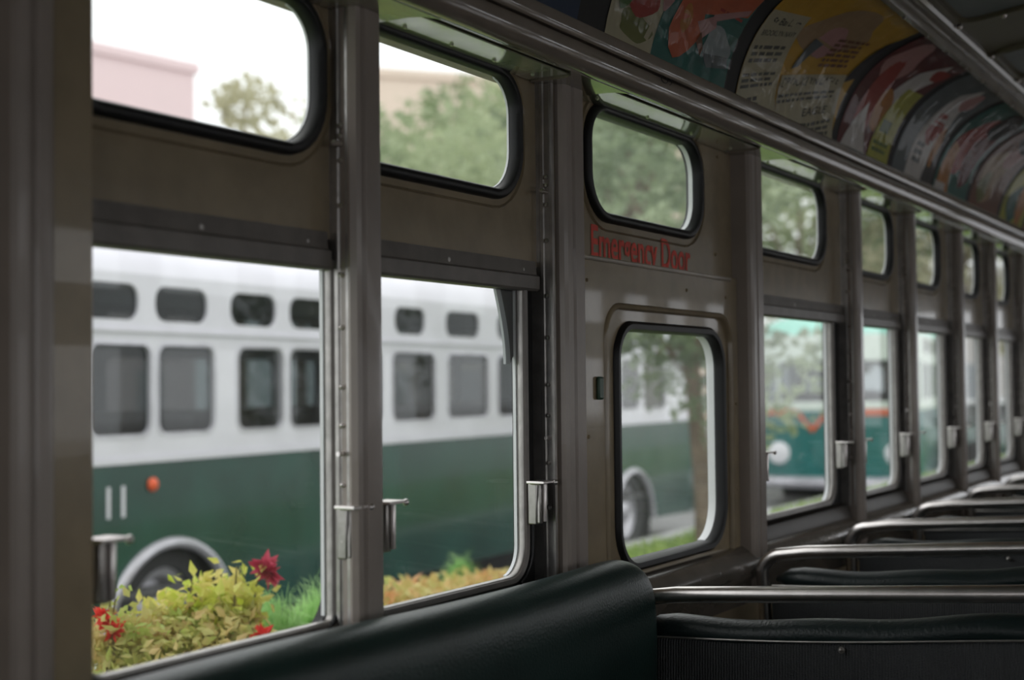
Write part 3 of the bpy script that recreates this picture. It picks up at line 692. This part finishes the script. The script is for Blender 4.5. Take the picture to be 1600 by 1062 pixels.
winsA = [(-2.55, -1.95), (-1.78, -1.22), (-1.13, -.60), (-.52, .03), (.29, .80), (.89, 1.44), (1.62, 2.12), (2.30, 2.98), (3.21, 3.96), (4.15, 4.70), (4.85, 5.4), (5.6, 6.15), (6.3, 6.85), (7.1, 7.65), (7.8, 8.5)]
upsA = [(-2.5, -2.0), (-1.8, -1.3), (-1.2, -.70), (-.55, -.03), (.21, .73), (.89, 1.38), (1.6, 2.1), (2.34, 2.83), (3.18, 3.80), (4.15, 4.65), (4.85, 5.35), (5.6, 6.1), (6.3, 6.8), (7.1, 7.6), (7.8, 8.4)]
busA = make_bus((-5.271, 7.2007), math.radians(3.3), -2.8, 9.3, winsA, upsA, [-.42, 7.4], GREEN, SILV, SILV,
    'dark green and silver white bus parked alongside, its side filling the nearest windows')
V, Fs = text2d('11', .19, .95, .012); mx = max(v[0] for v in V)
m = MB(); m.add([(.0115, -1.05+v[0], .52-GZ+v[1]) for v in V], Fs); m.build('fleet_number', SILV, busA)
m = MB(); m.ball((.02, -.60, .70-GZ), .045, 12, (.6, 1, 1)); m.build('marker_lamp', mat('orange red lamp lens', (.8, .12, .04), .3, var=.05), busA, smooth=True)
# second bus, facing the viewer
MINT = mat('mint green roof paint', (.30, .68, .56), .4, var=.05)
TEAL = mat('teal green bus paint', (.02, .16, .15), .3, var=.1, coat=.4)
ORA = mat('orange red stripe paint', (.62, .13, .05), .4, var=.05)
CRM = mat('pale cream green paint', (.60, .68, .60), .4, var=.04)
def at(px, depth):
    d = fw+rt*(px-800)/F_PX; q = EYE+d*depth; return q.x, q.y
bx, by = at(1318, 22.5)
ww = [(k*1.2-6.8, k*1.2-5.9) for k in range(6)]
rB = math.radians(180+9)
nB = Vector((math.cos(rB), math.sin(rB))); uB = Vector((-math.sin(rB), math.cos(rB)))
busB = make_bus((bx+nB.x*1.22, by+nB.y*1.22), rB, -7.0, 0.3, ww, ww, [-1.6, -5.4], TEAL, CRM, MINT,
    'teal bus with mint roof and orange stripe, seen head-on beyond the emergency door')
D = 2.45
def fp(x, off=.02):      # point on front curve
    t = math.acos(max(-1, min(1, (x+D/2)/(D/2)))); return .3+.75*(math.sin(t)**.55)+off
m = MB()
xs2 = np.linspace(-D+.12, -.12, 30); 
def ribbon(mb, xs_, zf, h, off=.02):
    for a, b in zip(xs_[:-1], xs_[1:]):
        mb.add([(a, fp(a, off), zf(a)-h-GZ), (b, fp(b, off), zf(b)-h-GZ), (b, fp(b, off), zf(b)+h-GZ), (a, fp(a, off), zf(a)+h-GZ)], [(0, 1, 2, 3)])
ribbon(m, xs2, lambda x: .84-.26*math.exp(-((x+D/2-.35)/.14)**2), .05)
m.build('front_stripe', ORA, busB)
for x in (-.35, -D+.35):
    q = MB(); y = fp(x, .0); q.loft([[(x+r*math.cos(t), y+d, .22-GZ+r*math.sin(t)) for t in np.linspace(0, 2*PI, 17)[:-1]] for d, r in ((-.05, .17), (.05, .17), (.07, .13), (.08, .0001))], close=False, cap=True)
    q.build('headlamp', mat('headlamp lens', (.85, .85, .88), .15, var=.03), busB, smooth=True, angle=30)
q = MB(); q.tube([(x, fp(x, .08), -.22-GZ) for x in np.linspace(-D+.1, -.1, 20)], .09, 8); q.build('bumper', ALU, busB, smooth=True)

# parked cars farther on
def car(px, depth, rz, body, label):
    x, y = at(px, depth); r = empty('car', (x, y, GZ), rz); W2 = .88
    def sec(xs_, zz, w): return [(-w, xs_, zz[0]), (w, xs_, zz[0]), (w, xs_, zz[1]), (w*.92, xs_, zz[2]), (-w*.92, xs_, zz[2]), (-w, xs_, zz[1])]
    m = MB(); m.loft([sec(yy, zz, w) for yy, zz, w in ((-2.25, (.3, .6, .68), .75), (-2.1, (.22, .75, .85), .86), (-1.0, (.2, .85, .98), .88), (1.0, (.2, .85, 1.0), .88), (2.0, (.22, .8, .95), .86), (2.25, (.3, .65, .75), .75))], close=False, cap=True)
    m.build('body', body, r, smooth=True, angle=40, bevel=.04)
    m = MB(); m.loft([[(-w, a, .97), (w, a, .97), (w, b, .97), (-w, b, .97)] for a, b, w in ((-1.2, 1.6, .84),)] + [[(-.72, -.55, 1.40), (.72, -.55, 1.40), (.72, 1.2, 1.40), (-.72, 1.2, 1.40)]], close=False, cap=True); m.build('cabin_glass', BGL, r)
    m = MB(); m.box(-.74, .74, -.62, 1.25, 1.39, 1.47); m.build('roof', LINER, r, bevel=.03)
    for sx in (-.8, .8):
        for sy in (-1.4, 1.4):
            m = MB(); m.tube([(sx-.1, sy, .32), (sx+.1, sy, .32)], .32, 16); m.build('wheel', TYRE, r, smooth=True)
    tag(r, label, 'car', 'parked cars outside'); return r
car(1500, 32.0, math.radians(-12), mat('dark green car paint', (.02, .08, .06), .25, coat=.5, var=.1), 'dark green car with a white roof parked beyond the head-on bus')
car(1588, 40, math.radians(-12), mat('white car paint', (.75, .76, .78), .3, coat=.5, var=.05), 'white car parked at the far right end of the window row')

# ground: road and grass verge
m = MB(); m.box(-60, 40, -25, 110, GZ-.1, GZ); m.build('ground', mat('grey asphalt', (.30, .30, .31), .8, var=.1, vscale=1.5, bump=.2), kind='structure')
GRS = leaf_mat('grass blades', (.22, .36, .07), (.45, .58, .14), .4, 2.5)
vg = MB(); rn = random.Random(3)
VP_ = [(-4.12, GZ-.02), (-4.10, -.16), (-3.7, -.09), (-2.6, -.08), (-1.6, -.12), (-1.2, -.3), (-.9, GZ-.02)]
def gh(x):
    for (a, za), (b, zb) in zip(VP_[:-1], VP_[1:]):
        if a <= x <= b: return za+(zb-za)*(x-a)/(b-a)
    return GZ
vg.strip(VP_, -4, 44, seg=1)
vg.build('grass_verge', mat('verge soil and turf', (.16, .26, .06), .9, var=.4, vscale=4), kind='structure')
kb = MB(); kb.prism([(-4.36, GZ-.02), (-4.36, -.15), (-4.33, -.12), (-4.15, -.12), (-4.12, -.15), (-4.12, GZ-.02)], -4, 44)
kb.build('kerb', mat('pale stone kerb', (.55, .55, .56), .7, var=.1, vscale=3), kind='structure', smooth=True, angle=30)
gb = MB()
for k in range(26000):
    y = 3+rn.random()**1.3*34; x = rn.uniform(-4.1, -1.0); h = rn.uniform(.05, .15); b = gh(x)-.02; a = rn.uniform(0, PI); w = .012+.0015*y
    dx, dy = w*math.cos(a), w*math.sin(a); lx, ly = rn.uniform(-.06, .06), rn.uniform(-.06, .06)
    b = gh(x)-.02; gb.add([(x-dx, y-dy, b), (x+dx, y+dy, b), (x+lx, y+ly, b+h)], [(0, 1, 2)])
tag(gb.build('grass', GRS), 'bright green grass on the verge between the parked buses', 'grass', kind='stuff')

# leaves
def leaves(mb, rn, c, rad, n, size, shell=.55):
    for _ in range(n):
        while True:
            p = Vector((rn.uniform(-1, 1), rn.uniform(-1, 1), rn.uniform(-1, 1)))
            if shell < p.length < 1: break
        q = Vector((c[0]+p.x*rad[0], c[1]+p.y*rad[1], c[2]+p.z*rad[2]))
        leaf(mb, rn, q, size*rn.uniform(.6, 1.3))
def leaf(mb, rn, q, s, dirv=None):
    a = Vector((rn.gauss(0, 1), rn.gauss(0, 1), rn.gauss(0, .7))).normalized() if dirv is None else dirv
    b = a.orthogonal().normalized(); b.rotate(Matrix.Rotation(rn.uniform(0, 6.28), 3, a)); nrm = a.cross(b)
    mb.add([q, q+a*s*.35+b*s*.28+nrm*s*.06, q+a*s, q+a*s*.35-b*s*.28+nrm*s*.06, q+a*s*.55], [(0, 1, 4), (1, 2, 4), (2, 3, 4), (3, 0, 4)])
def tree(px, depth, h, cr, seed, lm, label, nl=3500, size=.22, trunk=.16, zc=None, lean=0, blobs=9, flat=.8):
    rn = random.Random(seed); x, y = at(px, depth); r = empty('tree', (x, y, GZ))
    t = MB(); zc = zc or h*.65; top = (lean, 0, zc)
    t.tube([(0, 0, 0), (lean*.15, .03, zc*.35), (lean*.5, -.03, zc*.7), top], [trunk, trunk*.85, trunk*.7, trunk*.4], 10)
    f = MB()
    for k in range(blobs):
        a = k/blobs*2*PI+rn.uniform(-.3, .3); rr_ = cr*rn.uniform(.35, .7); cz_ = zc+rn.uniform(-.5, .6)*(h-zc)*1.0
        c = (lean+rr_*math.cos(a), rr_*math.sin(a), cz_)
        t.tube([(lean*.6, 0, zc*.72), (lean*.7+c[0]*.4, c[1]*.45, zc*.75+(cz_-zc*.75)*.6), c], [trunk*.4, trunk*.25, trunk*.08], 6)
        b = cr*rn.uniform(.38, .55); leaves(f, rn, c, (b, b, b*flat), nl//blobs, size, .25)
    t.build('trunk', BARK, r, smooth=True); f.build('foliage', lm, r)
    tag(r, label, 'tree', 'trees outside'); return r
BARK = mat('brown bark', (.20, .14, .10), .8, var=.3, vscale=6, bump=.6, bscale=20)
LG = leaf_mat('mid green foliage', (.20, .27, .12), (.55, .62, .38), .5, .5)
LP = leaf_mat('haze paled olive foliage', (.45, .42, .26), (.66, .64, .45), .5, .4)  # overexposure and haze are put into the leaf colour as paleness
LDK = leaf_mat('dull green foliage', (.14, .19, .10), (.48, .55, .36), .5, .7)
tree(1098, 12.2, 4.6, 1.2, 11, LDK, 'slim brown trunked tree before the green bus, seen through the emergency door', nl=2400, size=.13, trunk=.10, zc=2.7, lean=-.15, blobs=14)
tree(375, 30, 9.0, 1.9, 12, LP, 'olive tree paled by haze beside the pink building in the nearest upper window', nl=1500, size=.3)
tree(470, 38, 10.6, 2.6, 13, LP, 'sparse tree paled by haze at the right end of the nearest upper window', nl=800, size=.32)
tree(650, 23, 6.9, 2.3, 14, LG, 'leafy green tree behind the bus, left in the second upper window', nl=2400, size=.24)
tree(760, 29, 8.6, 2.9, 15, LG, 'bushy green tree behind the bus, right in the second upper window', nl=2600, size=.26)
tree(860, 37, 12.0, 3.6, 16, LG, 'tall green tree hidden mostly by the post left of the emergency door', nl=3600, size=.32)
tree(985, 25, 9.3, 3.2, 17, LDK, 'dull green tree filling the left of the emergency door upper window', nl=3600, size=.28)
tree(1115, 33, 11.5, 3.8, 18, LG, 'pale green tree filling the right of the emergency door upper window', nl=3600, size=.32)
tree(1250, 42, 13.5, 4.2, 19, LG, 'green tree behind the mint roofed bus', nl=4500, size=.42, zc=6.2)
tree(1385, 52, 15.5, 4.6, 20, LG, 'green tree in the small upper window after the mint roofed bus', nl=4500, size=.48, zc=7.2)
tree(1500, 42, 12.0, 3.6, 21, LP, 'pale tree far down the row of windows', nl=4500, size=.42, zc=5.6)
tree(1600, 64, 17.0, 4.2, 22, LG, 'green tree at the very end of the window row', nl=4500, size=.46, zc=6.5)
# ------------------------------------------------------------------ buildings
def building(px, depth, w, d, h, heading, wallm, label, bays, rows, z0=3.2, end=-1):
    """facade recedes along HEADING (degrees clockwise from the bus axis); one end of it stands at pixel column px"""
    ex, ey = at(px, depth); a = math.radians(90-heading); cx_, sy_ = math.cos(a), math.sin(a)
    x, y = ex-end*cx_*w/2-sy_*d/2, ey-end*sy_*w/2+cx_*d/2
    r = empty('building', (x, y, GZ), a)
    m = MB(); m.box(-w/2, w/2, -d/2, d/2, 0, h); m.build('wall', wallm, r)
    m = MB(); m.box(-w/2-.15, w/2+.15, -d/2-.15, d/2+.15, h-.05, h+.35); m.build('parapet', wallm, r, bevel=.03)
    for i in range(bays):
        for j in range(rows):
            xx = -w/2+(i+.5)*w/bays; zz = z0*(j+.35)
            if zz+1.5 > h-.4: continue
            m = MB(); m.box(xx-.6, xx+.6, -d/2-.05, -d/2+.02, zz, zz+1.5); m.box(xx-.7, xx+.7, -d/2-.12, -d/2+.02, zz-.12, zz); m.build('window', BWIN, r)
    tag(r, label, 'building'); return r
BWIN = mat('building window grey', (.35, .38, .40), .3, var=.1)
building(305, 55, 26, 10, 14.2, 8, mat('pale pink render', (.85, .66, .67), .8, var=.03), 'long pink building under the white sky, seen in the nearest upper window', 6, 2, end=1)
building(565, 62, 17, 8, 15.6, 40, mat('beige stone render', (.80, .66, .54), .8, var=.05), 'beige building behind the trees in the second upper window', 5, 3)
building(1470, 62, 14, 8, 6.5, 60, mat('light grey render', (.62, .60, .58), .8, var=.05), 'light grey building at the end of the window row', 5, 2)

# ------------------------------------------------------------------ shrubs right outside the nearest windows
LS = leaf_mat('yellow green shrub leaves', (.55, .66, .06), (.80, .70, .25), .45, 9)
LS2 = leaf_mat('bronze green shrub leaves', (.42, .55, .12), (.74, .56, .26), .45, 7)
FN = leaf_mat('feathery green', (.34, .60, .20), (.60, .84, .40), .45, 3)
FRED = leaf_mat('red petals', (.75, .04, .03), (.90, .10, .08), .35, 5)
FPNK = leaf_mat('crimson petals', (.45, .03, .08), (.70, .10, .16), .35, 5)
FORA = leaf_mat('orange yellow petals', (.80, .42, .20), (.62, .68, .25), .35, 6)
STM = mat('green brown stem', (.20, .17, .06), .7, var=.2)
def pt(px, py, depth):
    d = fw+rt*(px-800)/F_PX-up*(py-531)/F_PX; return EYE+d*depth
def shrub(tips, depth, lm, label, seed, size=.045, flowers=(), fm=None, body=(), nbody=500, fsz=.028):
    rn = random.Random(seed); tp = [pt(x, y, depth+dd) for x, y, dd in tips]; base = sum((Vector((p.x, p.y, 0)) for p in tp), Vector())/len(tp)
    r = empty('shrub', (base.x, base.y, -.12)); B0 = Vector((base.x, base.y, -.12))
    s = MB(); f = MB()
    for p in tp:
        q = p-B0; c0 = Vector((rn.uniform(-.08, .08), rn.uniform(-.08, .08), 0)); P_ = [c0.lerp(q, t)+Vector((0, 0, .10*math.sin(PI*t))) for t in np.linspace(0, 1, 8)]
        s.tube(P_, [.007]*4+[.005, .004, .003, .002], 6)
        for k in range(90):
            t = rn.uniform(.55, 1.0); i = min(6, int(t*7)); c = P_[i].lerp(P_[i+1], t*7-i)
            leaf(f, rn, c+Vector((rn.gauss(0, .025), rn.gauss(0, .025), rn.gauss(0, .02))), size*rn.uniform(.6, 1.2))
    for x, y, dd, rx, rz_ in body:
        c = pt(x, y, depth+dd)-B0; leaves(f, rn, c, (rx, rx, rz_), nbody, size, .0)
    s.build('stems', STM, r, smooth=True); f.build('foliage', lm, r)
    for x, y, dd in flowers:
        c = pt(x, y, depth+dd)-B0; q = MB()
        for k in range(26):
            a = Vector((rn.gauss(0, 1), rn.gauss(0, 1), rn.gauss(0, 1))).normalized(); leaf(q, rn, c, fsz*rn.uniform(.7, 1.1), a)
        q.build('flower', fm, r)
    tag(r, label, 'shrub', 'shrubs under the nearest windows'); return r
shrub([(300, 905, 0), (345, 895, .1), (370, 885, 0), (405, 890, .1), (275, 930, .1), (330, 935, 0), (250, 945, 0)], 3.6, LS, 'yellow green shrub with a crimson flower at its tip, before the wheel arch', 31, .042, [(415, 885, .1), (422, 895, .1)], FPNK, [(320, 960, .1, .15, .10), (355, 955, .1, .10, .07)], 260, .045)
shrub([(180, 935, 0), (190, 950, .1), (170, 930, 0)], 3.4, LS2, 'bronze leaved shrub with bright red flowers at the left edge of the nearest window', 32, .034, [(168, 970, 0), (178, 985, 0), (160, 962, 0)], FRED, [(190, 1005, .1, .13, .07), (250, 1010, .1, .16, .09), (300, 1000, .2, .15, .09)], 500, .035)
shrub([(350, 980, 0), (390, 970, .1)], 3.5, LS2, 'bronze green shrub with one red bloom near the bottom of the nearest window', 33, .034, [(410, 992, 0)], FRED, [(330, 985, .1, .15, .07), (230, 1045, 0, .25, .07), (350, 1030, 0, .25, .07)], 500, .035)
def feathery(px, py, depth, rx, h, seed, label):
    rn = random.Random(seed); c = pt(px, py, depth); r = empty('feathery_plant', (c.x, c.y, -.12)); top = c.z+.12; f = MB()
    for k in range(2600):
        a = rn.uniform(0, 2*PI); q = rx*math.sqrt(rn.random()); x, y = q*math.cos(a), q*math.sin(a)
        hh = top*(1-.25*(q/rx)**2)*rn.uniform(.75, 1.0); b = Vector((x*.3, y*.3, hh*.3)); e = Vector((x, y, hh)); mid = b.lerp(e, .6)+Vector((rn.gauss(0, .02), rn.gauss(0, .02), .03)); w = .010
        f.add([b+Vector((w, 0, 0)), b-Vector((w, 0, 0)), mid-Vector((0, w, 0)), mid+Vector((0, w, 0)), e], [(0, 1, 2, 3), (3, 2, 4)])
        for j in range(3):
            s = mid.lerp(e, rn.random()); d = Vector((rn.gauss(0, 1), rn.gauss(0, 1), abs(rn.gauss(0, 1)))).normalized()*.07; f.add([s, s+d+Vector((.004, 0, 0)), s+d*.6+Vector((0, .006, 0))], [(0, 1, 2)])
    f.build('fronds', FN, r); tag(r, label, 'plant', 'feathery plants under the nearest windows'); return r
feathery(415, 915, 3.9, .17, .4, 41, 'soft feathery green plant right of the crimson flower')
feathery(500, 905, 4.2, .17, .4, 42, 'soft feathery green plant at the right corner of the nearest window')
feathery(720, 868, 6.5, .10, .4, 43, 'single green leafy spray in the bottom of the second window')
shrub([(640, 925, 0), (700, 915, .1), (760, 905, .2)], 5.6, FORA, 'bed of orange yellow blossom along the bottom of the second window', 34, .05, [], None, [(630, 945, 0, .30, .09), (700, 930, .2, .30, .08), (780, 915, .6, .25, .05)], 600)
